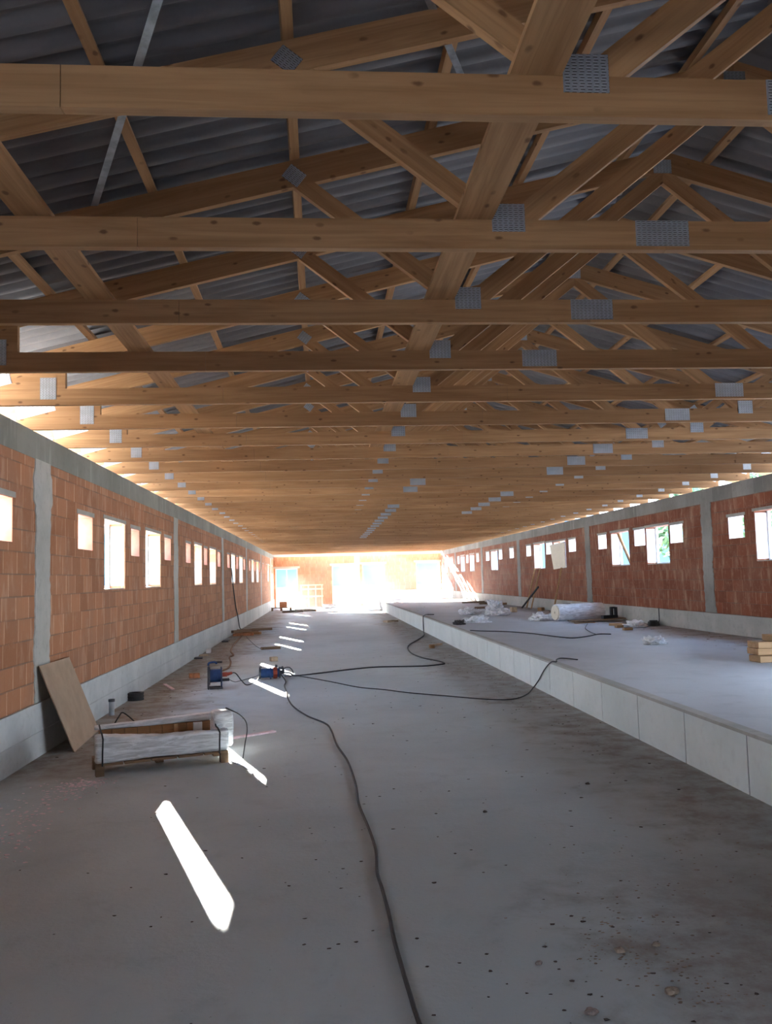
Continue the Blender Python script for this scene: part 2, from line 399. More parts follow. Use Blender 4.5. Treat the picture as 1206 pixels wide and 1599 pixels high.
# columns with ragged cast edges
def column(name, side, y, wd, z0, label):
    mb = MB(); n = 46; x = XL if side == 'L' else XR; s = 1 if side == 'L' else -1
    rr = random.Random(int(y*100)); L, R_ = [], []
    for i in range(n+1):
        z = z0+(3.275-z0)*i/n
        a = .05*noise.noise(Vector((y,z*3.1,1)))+.018*rr.uniform(-1,1); c_ = .05*noise.noise(Vector((y,z*3.1,9)))+.018*rr.uniform(-1,1)
        if side == 'L' and n-9 < i < n-2 and y < 11: a -= .05; c_ += .07
        L.append((y-wd/2+a, z)); R_.append((y+wd/2+c_, z))
    vs = []; fs = []
    for i in range(n+1):
        vs += [(x-s*.01,L[i][0],L[i][1]), (x+s*.012,L[i][0]+.01,L[i][1]), (x+s*.012,R_[i][0]-.01,R_[i][1]), (x-s*.01,R_[i][0],R_[i][1])]
    for i in range(n):
        o = i*4
        for k in range(3): fs.append((o+k,o+k+1,o+k+5,o+k+4))
        fs.append((o+3,o,o+4,o+7))
    fs += [(0,1,2,3), (n*4+3,n*4+2,n*4+1,n*4)]
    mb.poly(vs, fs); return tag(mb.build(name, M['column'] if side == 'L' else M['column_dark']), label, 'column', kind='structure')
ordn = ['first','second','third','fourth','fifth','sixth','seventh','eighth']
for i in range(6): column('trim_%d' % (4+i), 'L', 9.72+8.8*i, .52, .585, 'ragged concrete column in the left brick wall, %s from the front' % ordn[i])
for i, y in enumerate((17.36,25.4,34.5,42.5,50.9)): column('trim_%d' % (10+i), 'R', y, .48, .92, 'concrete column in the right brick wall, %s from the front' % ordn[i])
b = MB(); b.box((2.36,Y1-.03,0),(2.72,Y1,3.42)); tag(b.build('trim_16', M['column']), 'pale concrete pillar between the two middle doorways of the end wall', 'column', kind='structure')
# floors
b = MB(); b.box((XL-TL,Y0-.3,-.3),(XR+TR,Y1+.3,0)); tag(b.build('floor', M['floor']), 'dusty grey concrete floor of the long hall', 'floor', kind='structure')
b = MB(); b.box((XK+.11,Y0,.0),(XR,Y1,ZK-.004)); tag(b.build('floor_platform', M['slab']), 'raised grey concrete platform along the right wall', 'floor', kind='structure')
# plinths with panel joints
def plinth(name, x0, x1, z0, z1, ys, label, zmid=None):
    mb = MB(); ys = [Y0]+[y for y in ys if Y0 < y < Y1]+[Y1]
    lo = Y0 if x0 < 0 else 10.05
    ys = [lo]+[y for y in ys if y > lo+.1]
    zs = [z0]+([zmid] if zmid else [])+[z1]; g = .004
    for a, c_ in zip(ys, ys[1:]):
        for p, q in zip(zs, zs[1:]): mb.box((x0,a+g,p),(x1,c_-g,q-g))
    back = .35
    xb0, xb1 = (x0, x0+(x1-x0)*(1-back)) if x0 < 0 else (x0+(x1-x0)*back, x1)
    mb.box((xb0,lo,z0),(xb1,Y1,z1-.008))
    return tag(mb.build(name, M['plinth'] if x0 < 0 else M['column']), label, 'plinth', kind='structure')
plinth('baseboard_left', XL-.005, XL+.03, 0, .585, [1.5+3.0*i+.1*math.sin(i*9) for i in range(20)], 'pale concrete plinth along the foot of the left brick wall', .27)
plinth('baseboard_right', XR-.05, XR+.005, ZK, .916, [2+4.1*i for i in range(15)], 'grey concrete plinth along the foot of the right brick wall', None)
b = MB(); b.box((4.42,Y1-.05,ZK),(6.55,Y1,.98)); b.box((4.36,Y1-.07,ZK),(4.42,Y1,1.02)); tag(b.build('baseboard_end', M['plinth']), 'pale concrete plinth on the end wall between two doorways', 'plinth', kind='structure')
# kerb of upright panels with a cast lip
mb = MB(); y = 6.715-1.185*9; ys = []
while y < Y1: ys.append(y); y += 1.185
for a, c_ in zip([Y0]+[v for v in ys if v>Y0], [v for v in ys if v>Y0]+[Y1]):
    j = 0
    mb.box((XK+j,a+.010,0),(XK+.034,c_-.010,ZK-.03))
tag(mb.build('trim_kerb', M['kerb']), 'long white concrete kerb of upright panels edging the platform', 'kerb', kind='structure')
mb = MB()
for v in ys: mb.box((XK+.006,v-.0099,0),(XK+.0339,v+.0099,ZK-.03))
tag(mb.build('trim_kerb_joints', M['darkgrey']), 'dark open joints between the white kerb panels', 'kerb', kind='structure'); mb = MB()
mb.box((XK+.035,Y0,0),(XK+.1095,Y1,ZK-.03)); mb.box((XK-.006,Y0,ZK-.0295),(XK+.1095,Y1,ZK))
tag(mb.build('trim_kerb_cap', M['column']), 'grey cast cap along the top of the white kerb', 'kerb', kind='structure')
# windows: lintel, frame, reveal lining partly added for light
def window(i, side, w_, first):
    y0,y1,z0,z1,big = w_; x = XL if side == 'L' else XR; s = 1 if side == 'L' else -1
    wx = x-s*(TL if side=='L' else TR)
    e_ = empty('window_%d' % i, (x, (y0+y1)/2, z0)); e_['kind'] = 'structure'
    yc = (y0+y1)/2
    tag(e_, '%s opening in the %s brick wall, number %d from the front' % ('tall window' if big else 'small square vent', 'left' if side=='L' else 'right', first), 'window')
    m = MB(); j = .06
    m.box((-.01*s if s>0 else -.006, y0-yc-j, z1-z0), (.006*s if s>0 else .01, y1-yc+j, z1-z0+.055)) if False else m.box((min(-.01*s,.007*s), y0-yc-j, z1-z0+.002), (max(-.01*s,.007*s), y1-yc+j, z1-z0+.06))
    m.build('lintel', M['mortar'], e_)
    if big:
        t = TL if side == 'L' else TR; m = MB()
        xo0, xo1 = sorted((-s*t, -s*(t-.05)))
        m.box((xo0, -(y1-y0)/2, 0), (xo1, -(y1-y0)/2+.06, z1-z0)); m.box((xo0, (y1-y0)/2-.06, 0), (xo1, (y1-y0)/2, z1-z0))
        m.box((xo0, -(y1-y0)/2+.06, 0), (xo1, (y1-y0)/2-.06, .05))
        m.build('window_frame', M['white'], e_)
        m = MB(); xi0, xi1 = sorted((-s*(t-.052), -s*.012))
        m.box((xi0, (y1-y0)/2-.012, .05), (xi1, (y1-y0)/2, (z1-z0)*(.97 if first % 2 or side == 'R' else .62)))
        if side == 'L': m.box((xi0, -(y1-y0)/2, .019), (xi1, -(y1-y0)/2+.06, z1-z0))  # near jamb strip added to narrow and shift the floor sun stripe
        m.build('reveal_lining', M['whitewash'] if side == 'L' else M['reveal_lit_white'], e_)
        if side == 'L':
            pass
        m = MB(); m.box((xi0, -(y1-y0)/2, 0), (xi1, (y1-y0)/2-.012, .018)); m.build('sill', M['mortar'], e_)
    else:
        t = TL if side == 'L' else TR; m = MB(); hw = (y1-y0)/2
        xo, xi = sorted((-s*(t-.002), -s*.004))
        m.box((xo, hw-.006, 0), (xi, hw, z1-z0)); m.box((xo, -hw, 0), (xi, -hw+.006, z1-z0)); m.box((xo, -hw+.006, 0), (xi, hw-.006, .006)); m.box((xo, -hw+.006, z1-z0-.006), (xi, hw-.006, z1-z0))
        m.build('reveal_lining', M['reveal'] if side == 'L' else M['reveal_lit_white'], e_)
    return e_
wi = 1
for k, w_ in enumerate(LW): window(wi, 'L', w_, k+1); wi += 1
for k, w_ in enumerate(RW): window(wi, 'R', w_, k+1); wi += 1
for (x_, y_, nth) in ((-3.72,15.45,'first'),(-3.72,18.45,'second')):
    t_ = empty('drainpipe', (x_, y_, -.31)); tag(t_, 'white pipe standing outside the %s tall left window' % nth, 'pipe', 'white pipes outside the left wall')
    m = MB(); m.cyl((0,0,0),(0,0,3.7),.055,14); m.build('tube', M['white'], t_, smooth=False)
    m = MB(); m.ring((0,0,2.78),(0,0,2.84),.075,.056,14); m.box((.05,-.015,2.79),(.30,.015,2.83)); m.build('bracket', M['pvc'], t_)
# doorways of the end wall: lintel and frame
for k, (a,c_,z0,z1) in enumerate(ED):
    e_ = empty('door_%d' % (k+1), ((a+c_)/2, Y1, z0)); e_['kind'] = 'structure'
    tag(e_, 'bright open doorway in the far end wall, %s from the left' % ordn[k], 'doorway')
    h = (c_-a)/2; m = MB(); m.box((-h-.15,-.012,z1-z0+.002),(h+.15,.01,z1-z0+.14)); m.build('lintel', M['mortar'], e_)
    m = MB(); m.box((-h,.2,0),(-h+.05,.28,z1-z0)); m.box((h-.05,.2,0),(h,.28,z1-z0)); m.box((-h+.05,.2,z1-z0-.05),(h-.05,.28,z1-z0))
    if k < 2: m.box((-.025,.2,0),(.025,.28,z1-z0-.05))
    m.build('door_frame', M['white'], e_)
# corrugated roof
def roof(name, xs, label):
    PIT, AMP, TH = .177, .028, .008; ya, yb = Y0-.5, Y1+.9; n = int((yb-ya)/PIT*12); mb = MB(); vs = []; fs = []
    for i in range(n+1):
        y = ya+(yb-ya)*i/n; dz = AMP*math.tanh(1.8*math.sin(2*PI*y/PIT))/math.tanh(1.8)
        for x in xs:
            z = rbot(x)+.19+.05+AMP+.003+dz; vs += [(x,y,z+TH),(x,y,z)]
    m = len(xs)*2
    for i in range(n):
        for k in range(len(xs)-1):
            a = i*m+k*2; fs += [(a,a+2,a+2+m,a+m),(a+1,a+m+1,a+m+3,a+3)]
        a = i*m; fs += [(a,a+m,a+m+1,a+1),(a+m-2,a+m-1,a+2*m-1,a+2*m-2)]
    mb.poly(vs, fs); o = mb.build(name, M['roof'], smooth=True)
    return tag(o, label, 'roof', kind='structure')
roof('ceiling', [-3.85, RX], 'corrugated grey roof sheeting over the left half of the trusses')
roof('ceiling.001', [RX, 9.1], 'corrugated grey roof sheeting over the right half of the trusses')
# outside
b = MB(); b.box((-400,-200,-.6),(400,400,-.31)); tag(b.build('ground', M['ground']), 'pale ground outside the hall', 'ground', kind='structure')
b = MB(); b.box((-9.5,3.5,-.31),(-3.5,6.6,5.3)); b.prism([(-9.8,5.3),(-3.45,5.3),(-6.5,6.4)],3.3,6.8); tag(b.build('sun_blocker', M['plinth']), 'unseen block added outside the left wall to keep sun off the near opening', 'blocker', kind='structure')  # unseen mass added only to block direct sun from the near left opening
mb = MB(); n = 60; vs = []; fs = []
for i in range(n+1):
    x = -300+600*i/n; h = 22+9*noise.noise(Vector((x*.012,3,0)))+4*noise.noise(Vector((x*.06,1,0)))
    vs += [(x,255,-.5),(x,262,h*.7),(x,275,h),(x,310,-.5)]
for i in range(n):
    for k in range(3): fs.append((i*4+k,i*4+4+k,i*4+5+k,i*4+1+k))
mb.poly(vs, fs); tag(mb.build('hills', M['hill'], smooth=True), 'bluish wooded hill seen through the far doorways', 'hill', kind='structure')

# ------------------------------------------------------------------ roof trusses
def clip(poly, a, b, c):                       # keep a*x+b*z <= c
    out = []
    for i in range(len(poly)):
        p, q = poly[i], poly[(i+1)%len(poly)]; dp, dq = a*p[0]+b*p[1]-c, a*q[0]+b*q[1]-c
        if dp <= 0: out.append(p)
        if dp*dq < 0:
            t = dp/(dp-dq); out.append((p[0]+(q[0]-p[0])*t, p[1]+(q[1]-p[1])*t))
    return out
def board(name, poly, ang, parent, mat, t=.05, y=0.0):
    cx = sum(p[0] for p in poly)/len(poly); cz = sum(p[1] for p in poly)/len(poly); ca, sa = math.cos(ang), math.sin(ang)
    loc = [((p[0]-cx)*ca+(p[1]-cz)*sa, -(p[0]-cx)*sa+(p[1]-cz)*ca) for p in poly]
    mb = MB(); mb.prism(loc, 0, t)
    return mb.build(name, mat, parent, loc=(cx,y,cz), rot=(0,-ang,0))
CB, CT = 3.575, 3.735
SL, SR = .25, -.2864
def strip(p, q, wd, ext=.4):
    d = Vector((q[0]-p[0], q[1]-p[1])); d.normalize(); n_ = Vector((-d.y, d.x))*wd/2; P, Q = Vector(p)-d*ext, Vector(q)+d*ext
    return [tuple(P-n_),tuple(Q-n_),tuple(Q+n_),tuple(P+n_)], math.atan2(d.y, d.x)
def make_truss():
    r = empty('roof_truss', (0,0,0))
    mb = MB(); cuts = [-3.3,-.9,1.90,4.21,6.9,8.5]
    for a, c_ in zip(cuts, cuts[1:]): mb.prism([(a+.0015-2.6,-.08),(c_-.0015-2.6,-.08),(c_-.0015-2.6,.08),(a+.0015-2.6,.08)], 0, .05)
    mb.build('bottom_chord', M['timber'], r, loc=(2.6,0,(CB+CT)/2))
    g = .001
    zl = lambda x: 3.77+SL*(x-XL)
    zr = lambda x: 5.315+SR*(x-RX)
    board('rafter', [(-3.72,zl(-3.72)),(RX-g,zl(RX)),(RX-g,zl(RX)+.19),(-3.72,zl(-3.72)+.19)], math.atan(SL), r, M['timber'])
    board('rafter', [(RX+g,zr(RX)),(8.95,zr(8.95)),(8.95,zr(8.95)+.19),(RX+g,zr(RX)+.19)], math.atan(SR), r, M['timber'])
    board('heel_wedge', [(-3.3,CT+g),(-2.39,CT+g),(-2.39,zl(-2.39)-g),(-3.3,zl(-3.3)-g)], 0, r, M['timber'])
    board('heel_wedge', [(7.62,CT+g),(8.5,CT+g),(8.5,zr(8.5)-g),(7.62,zr(7.62)-g)], 0, r, M['timber'])
    def web(p, q, wd, extra=()):
        P, a = strip(p, q, wd)
        P = clip(P, 0, -1, -(CT+g)); P = clip(P, -SL, 1, 3.77-SL*XL-g); P = clip(P, -SR, 1, 5.315-SR*RX-g)
        for h in extra: P = clip(P, *h)
        board('web', P, a, r, M['timber'])
    web((.98,CT),(-.07,4.55),.115, [(1,0,1.05)])
    web((1.10,CT),(RX-.05,5.25),.125, [(-1,0,-1.052),(1,0,RX-g)])
    web((5.00,CT),(RX+.05,5.25),.125, [(1,0,5.048),(-1,0,-RX-g)])
    web((5.12,CT),(6.18,4.47),.115, [(-1,0,-5.05)])
    return r
PL = {}
def plate_mesh(key, wd, ht):
    if key not in PL:
        mb = MB(); mb.box((-wd/2,-.004,-ht/2),(wd/2,-.0005,ht/2)); o = mb.build('nail_plate', M['plate']); PL[key] = o.data
        bpy.data.objects.remove(o)
    return PL[key]
def plate(r, key, x, z, wd, ht, ang=0):
    o = bpy.data.objects.new('nail_plate', plate_mesh(key, wd, ht)); COL.objects.link(o); o.parent = r
    o.location = (x, 0, z); o.rotation_euler = (0, -ang, 0); o['label'] = 'grey punched steel nail plate'
    return o
words = ['first','second','third','fourth','fifth','sixth','seventh','eighth','ninth','tenth','eleventh','twelfth','thirteenth','fourteenth','fifteenth','sixteenth','seventeenth','eighteenth','nineteenth']
tens = {20:'twent',30:'thirt',40:'fort'}
def ordinal(n):
    if n < 20: return words[n-1]
    t = n//10*10; return tens[t]+'ieth' if n == t else tens[t]+'y-'+words[n-t-1]
proto = make_truss(); pk = kids(proto)
for i in range(-7, NT):
    if i == -7: r = proto
    else:
        r = proto.copy(); COL.objects.link(r)
        for c_ in pk:
            d = c_.copy(); COL.objects.link(d); d.parent = r
    r.location = (0, D0+DS*i, 0)
    if i < 0: tag(r, 'spruce roof truss above and behind the viewer', 'roof truss', 'spruce roof trusses')
    else: tag(r, 'spruce roof truss spanning wall to wall, %s from the front' % ordinal(i+1), 'roof truss', 'spruce roof trusses')
    k = i+1; rr = random.Random(i); j = rr.uniform(-.02,.02)
    plate(r, 'joint', 1.045+j*.3, 3.745, .178, .152)
    if k <= 4 or k in (11,12) or 15 <= k <= 27: plate(r, 'splice', 1.898+j, 3.665, .295, .14)
    if 5 <= k <= 17 and k not in (11,12): plate(r, 'splice', 4.21+j, 3.665, .295, .14)
    plate(r, 'rjoint', 5.045+j*.3, 3.745, .178, .152)
    plate(r, 'heel', -2.54+j, 3.735, .15, .21); plate(r, 'heel', 7.77+j, 3.735, .15, .21)
    plate(r, 'bearing', -3.10+j, 3.82, .42, .17, math.atan(SL)); plate(r, 'bearing', 8.25+j, 3.83, .42, .17, math.atan(SR)); plate(r, 'midl', -.12, 4.60, .13, .11, -.66); plate(r, 'ridge', RX, 5.36, .16, .12); plate(r, 'midr', 6.22, 4.49, .13, .11, .6)
# purlins under the sheeting
pw = MB(); pw.box((Y0-.5,-.03,0),(Y1+.8,.03,.05))
pxs = [-3.05,-2.14,-1.07,-.11,.84,1.78,2.72,3.45,4.4,5.35,6.3,7.25,8.2]
pme = None
for i, x in enumerate(pxs):
    a = math.atan(SL if x <= RX else SR)
    if pme is None:
        o = pw.build('purlin', M['timber']); pme = o.data
        # grain runs along the length
    else: o = bpy.data.objects.new('purlin', pme); COL.objects.link(o)
    o.location = (x, 0, rbot(x)+.19+.0005); o.rotation_euler = (-a, 0, PI/2)
    tag(o, 'thin timber purlin under the corrugated roof, %s from the left eave' % ordinal(i+1), 'purlin', 'roof purlins')
# long boards lying on the bottom chords
for x, wd, lb in ((.855,.2,'wide pale bracing board laid lengthwise on the truss chords right of centre'), (-1.42,.18,'brown bracing board laid lengthwise on the truss chords towards the left wall'), (6.6,.18,'bracing board laid lengthwise on the truss chords towards the right wall')):
    mb = MB(); mb.box((-.6,-wd/2,0),(56.2,wd/2,.028)); o = mb.build('bracing_board', M['timber'], loc=(x,0,CT+.001), rot=(0,0,PI/2)); tag(o, lb, 'board', 'bracing boards on the chords')
# steel wind-bracing straps under the sheeting
def strapline(name, p, q, label):
    p, q = Vector(p), Vector(q); mb = MB(); d = (q-p).normalized(); s_ = Vector((d.y,-d.x,0)).normalized()*.022; up_ = Vector((0,0,.002))
    mb.poly([p-s_,p+s_,q+s_,q-s_,p-s_+up_,p+s_+up_,q+s_+up_,q-s_+up_], [(0,1,2,3),(7,6,5,4),(0,4,5,1),(1,5,6,2),(2,6,7,3),(3,7,4,0)])
    return tag(mb.build(name, M['strap_steel']), label, 'steel strap', 'wind bracing straps')
strapline('bracing_strap', (-.42,3.1,rbot(-.42)+.185), (-1.55,5.75,rbot(-1.55)+.185), 'grey steel wind bracing strap crossing under the roof sheets at upper left')
strapline('bracing_strap', (.42,3.6,rbot(.42)+.185), (1.25,5.7,rbot(1.25)+.185), 'short grey steel strap under the roof sheets near the wide bracing board')

# ------------------------------------------------------------------ objects on the floor, left
# leaning hardboard
mb = MB(); q = [Vector(p) for p in ((-3.085,9.50,.985),(-3.085,10.60,.985),(-2.86,11.12,.002),(-2.77,9.73,.002))]
nrm = (q[1]-q[0]).cross(q[3]-q[0]).normalized()*-.012
mb.poly([*q,*[p-nrm if nrm.x<0 else p-nrm for p in q]], [(0,1,2,3),(7,6,5,4),(0,4,5,1),(1,5,6,2),(2,6,7,3),(3,7,4,0)])
tag(mb.build('hardboard_sheet', M['ply']), 'brown hardboard sheet leaning against the left wall under the concrete column', 'board')
# pallet
PA = math.atan2(.43,1.23); PLOC = (-2.2,8.43,0)
pal = empty('wooden_pallet', PLOC, PA); tag(pal, 'low wooden pallet under the film-wrapped package near the left wall', 'pallet')
for i, (x0,x1) in enumerate(((0,.26),(.27,.52),(.53,.78),(.79,1.04),(1.05,1.30))):
    mb = MB(); jt = .004*math.sin(i*5); mb.box((x0,-.01+jt,.098),(x1-.006,.46,.12)); mb.build('deck_board', M['old_wood'], pal)
for x in (.0,.62,1.22):
    for yy in (0.0,.36):
        if x == .62 and yy == 0: continue
        mb = MB(); mb.box((x,yy,0),(x+.08,yy+.09,.0975)); mb.build('block', M['old_wood'], pal)
# film-wrapped package
pk_ = empty('wrapped_package', (PLOC[0],PLOC[1],.121), PA); tag(pk_, 'long package in crinkled clear film lying on the wooden pallet', 'package')
def crinkle(L, Dp, Hh, seg, sag, seed, amp=.012, H1=None):
    H1 = Hh if H1 is None else H1
    mb = MB(); vs = []; prof = []
    for t in range(20):
        a = 2*PI*t/20; cx, sz = math.cos(a), math.sin(a)
        prof.append((math.copysign(abs(cx)**.35,cx), math.copysign(abs(sz)**.35,sz)))
    for i in range(seg+1):
        x = L*i/seg; hh = Hh+(H1-Hh)*i/seg-sag*math.sin(PI*i/seg); en = .93 if i in (0,seg) else 1
        for (a,c_) in prof:
            nz = amp*noise.noise(Vector((x*4,a*2+seed,c_*7)))+amp*.7*noise.noise(Vector((x*11,a*3,c_*17+seed)))
            z = hh/2+c_*(hh/2)*en+nz*.7
            vs.append((x+nz*.4, Dp/2+a*Dp/2*en+nz, max(z, .0005)))
    n = 20; fs = [tuple(range(n)), tuple(seg*n+k for k in range(n))]
    for i in range(seg): fs += [(i*n+k,i*n+(k+1)%n,(i+1)*n+(k+1)%n,(i+1)*n+k) for k in range(n)]
    mb.poly(vs, fs); return mb
crinkle(1.30,.15,.275,60,.03,3,.014,.215).build('film_wrap', M['film'], pk_, smooth=True)
o = crinkle(1.24,.09,.04,50,.0,8,.006,.08).build('film_rail', M['film'], pk_, smooth=True, loc=(.02,.335,.268)); o['label'] = 'white film-wrapped rail along the back'
mb = MB()
for i in range(9): mb.box((.06+i*.125,.335,.001),(.06+i*.125+.12,.40,.265))
o = mb.build('panel_stack', M['timber'], pk_); o['label'] = 'orange wood panels standing inside the package'
mb = MB(); mb.box((.80,.318,.001),(.84,.334,.266)); mb.build('batten', M['timber_pale'], pk_)
mb = MB(); mb.box((1.0,.30,.001),(1.09,.334,.262)); o = mb.build('spacer', M['white'], pk_); o['label'] = 'white spacer block'
o = crinkle(.20,.22,.37,14,0,5,.02).build('film_end', M['film'], pk_, smooth=True, loc=(1.19,.16,.001)); o['label'] = 'bulging film at the sunlit end'
for x in (.06,1.20):
    mb = MB(); mb.tube([(x,-.022,-.02),(x,-.026,.10),(x+.005,-.02,.24-.04*x),(x,.05,.285-.05*x),(x,.14,.28-.04*x),(x,.33,.32+.03*x)], .008, 6); o = mb.build('strap', M['black'], pk_, smooth=True); o['label'] = 'dark packing strap'
def wire(name, pts, r, mat, label, cat, group=None, k=7, n=8):
    mb = MB(); mb.tube(smooth_path(pts, k), r, n); return tag(mb.build(name, mat, smooth=True), label, cat, group)
wire('packing_strap', [(-2.32,9.1,.01),(-2.22,9.12,.32),(-2.14,9.12,.47),(-2.09,9.12,.50),(-1.96,9.14,.38),(-1.8,9.2,.2),(-1.72,9.22,.01)], .007, M['black'], 'loose black strap arching up behind the wrapped package', 'strap')
wire('packing_strap', [(-1.03,9.12,.515),(-.96,9.12,.48),(-.89,9.12,.44),(-.82,9.1,.37),(-.80,9.05,.28),(-.82,9.0,.15),(-.84,8.96,.01)], .006, M['black'], 'thin black strap looping beside the right end of the wrapped package', 'strap')
mb = MB(); mb.box((0,-.04,0),(.62,.04,.018)); tag(mb.build('pink_plank', M['pink'], loc=(-1.1,10.12,.001), rot=(0,0,.62)), 'narrow pink foam strip on the floor right of the package', 'strip')
wire('white_strip', [(-.95,8.85,.008),(-.86,8.7,.008),(-.72,8.42,.008),(-.65,8.1,.008),(-.6,7.95,.008)], .009, M['white'], 'curled white strip on the floor in front of the package', 'strip')
# pipe stub, coil, foam
pp = empty('pipe_stub', (-3.0,12.34,0)); tag(pp, 'short grey pipe standing upright beside the left plinth', 'pipe')
mb = MB(); mb.cyl((0,0,0),(0,0,.19),.04); mb.build('tube', M['pvc'], pp, smooth=False)
mb = MB(); mb.cyl((0,0,.191),(0,0,.225),.046); mb.build('cap', M['darkgrey'], pp)
mb = MB()
for i in range(5): mb.ring((-2.99,13.85,.001+i*.024),(-2.99,13.85,.022+i*.024),.13-.006*(i%2),.085)
tag(mb.build('hose_coil', M['black']), 'black coil of hose lying beside the left plinth', 'coil')
mb = MB(); mb.box((0,-.03,0),(.85,.03,.02)); tag(mb.build('foam_strip', M['pink'], loc=(-2.88,15.75,.001), rot=(0,0,-1.22)), 'pale pink foam strip on the dirt by the left wall', 'strip')
def blk(name, x, y, s, rz, mat, label, cat, z=0.001, group=None):
    mb = MB(); mb.box((-s[0]/2,-s[1]/2,0),(s[0]/2,s[1]/2,s[2])); return tag(mb.build(name, mat, loc=(x,y,z), rot=(0,0,rz), bevel=min(s)*.06), label, cat, group)
blk('wood_block', -2.48,16.7,(.2,.14,.09),.2,M['terracotta'],'reddish brick offcut on the dirt left of the standing cable reel','block')
blk('wood_plank', -1.37,22.95,(.52,.16,.07),.25,M['old_wood'],'brown wooden plank offcut lying on the floor behind the reels','plank')
blk('wood_block', -1.1,19.55,(.16,.14,.1),.4,M['paper'],'small pale block beside a sunlit stripe on the floor','block')
for i,(x,y,l,a,m_) in enumerate(((-2.65,29.0,.7,.2,'terracotta'),(-2.75,29.5,.9,.9,'old_wood'),(-2.45,29.7,.8,-.5,'timber_pale'),(-2.8,30.6,1.1,.1,'old_wood'),(-2.5,31.6,1.4,.35,'old_wood'))):
    blk('wood_offcut', x,y,(l,.12,.09),a,M[m_],('reddish offcut at the front of the scrap pile by the left wall','brown batten laid across the scrap pile by the left wall','pale batten at the right of the scrap pile by the left wall','brown batten behind the scrap pile by the left wall','longest brown batten at the back of the scrap pile')[i],'offcut',group='scrap pile by the left wall', z=.001+.0915*(1 if i in (1,) else 0))
blk('paper_scrap', -3.0,21.7,(.22,.4,.02),.3,M['paper'],'flat pale cardboard scrap against the left plinth','scrap')
blk('paper_scrap', -2.98,22.6,(.12,.5,.09),.1,M['white'],'white scrap standing behind the cardboard at the left plinth','scrap')
blk('dark_scrap', -3.0,20.9,(.2,.3,.03),.1,M['darkgrey'],'flat dark scrap against the left plinth','scrap')
blk('dark_scrap', -2.95,26.4,(.2,.5,.04),.0,M['darkgrey'],'farther flat dark scrap along the left plinth','scrap')
blk('dark_scrap', -2.35,19.6,(.14,.12,.04),.0,M['darkgrey'],'small dark scrap behind the standing cable reel','scrap')

# cable reels
def disc(mb, x0, x1, r, zc, n=24): mb.cyl((x0,0,zc),(x1,0,zc),r,n)
rl = empty('cable_reel', (-1.86,14.95,0), .15); tag(rl, 'dark blue cable reel standing upright in its frame', 'cable reel', 'cable reels')
mb = MB(); mb.box((-.135,-.13,.0),(-.105,.13,.40)); mb.build('side_frame', M['darkgrey'], rl, bevel=.008)
mb = MB(); mb.tube(smooth_path([(-.12,0,.395),(-.11,0,.44),(-.05,0,.455),(.01,0,.45),(.02,0,.42)],5), .018, 8); mb.build('handle', M['blue'], rl, smooth=True)
mb = MB(); disc(mb,-.10,.09,.115,.22); mb.build('drum', M['blue'], rl)
mb = MB(); mb.ring((.091,0,.22),(.105,0,.22),.155,.11); mb.ring((-.104,0,.22),(-.09,0,.22),.155,.116); mb.build('flange', M['darkgrey'], rl)
mb = MB(); mb.box((-.10,-.13,.0),(.12,-.1,.03)); mb.box((-.10,.1,.0),(.12,.13,.03)); mb.box((.09,-.1,.0),(.12,.1,.03)); mb.build('base_frame', M['darkgrey'], rl)
mb = MB(); mb.tube([(.105,-.1,.03),(.107,-.1,.2),(.107,-.06,.36)],.01,8); mb.tube([(.105,.1,.03),(.107,.1,.2),(.107,.06,.36)],.01,8); mb.build('brace', M['blue'], rl, smooth=True)
mb = MB(); mb.box((.107,-.05,.2),(.20,.05,.27)); mb.cyl((.2,0,.235),(.29,0,.255),.032,12,.022); o = mb.build('plug', M['red'], rl); o['label'] = 'red plug'
mb = MB(); mb.box((.107,-.04,.12),(.24,.04,.165)); mb.build('socket', M['black'], rl)
rl2 = empty('cable_reel', (-.98,16.05,0), .12); tag(rl2, 'blue and red cable reel lying on its side on the floor', 'cable reel', 'cable reels')
mb = MB(); disc(mb,-.19,.19,.088,.115); mb.build('drum', M['blue'], rl2)
for x in (-.2,.0,.17):
    mb = MB(); mb.ring((x,0,.115),(x+.028,0,.115),.112,.089,6 if x else 8); mb.build('flange', M['darkgrey'] if x<0 or x>.1 else M['blue'], rl2)
mb = MB(); mb.ring((.06,0,.115),(.135,0,.115),.106,.089,10); o = mb.build('socket_ring', M['red'], rl2); o['label'] = 'red socket ring'
mb = MB(); mb.cyl((.20,.0,.12),(.27,.02,.13),.04,12); mb.cyl((.20,-.05,.19),(.25,-.06,.22),.025,10); mb.build('hub', M['darkgrey'], rl2)
mb = MB(); mb.box((.10,-.06,.222),(.14,.06,.26)); mb.box((-.2,-.05,.222),(-.15,.05,.24)); mb.build('handle', M['darkgrey'], rl2)

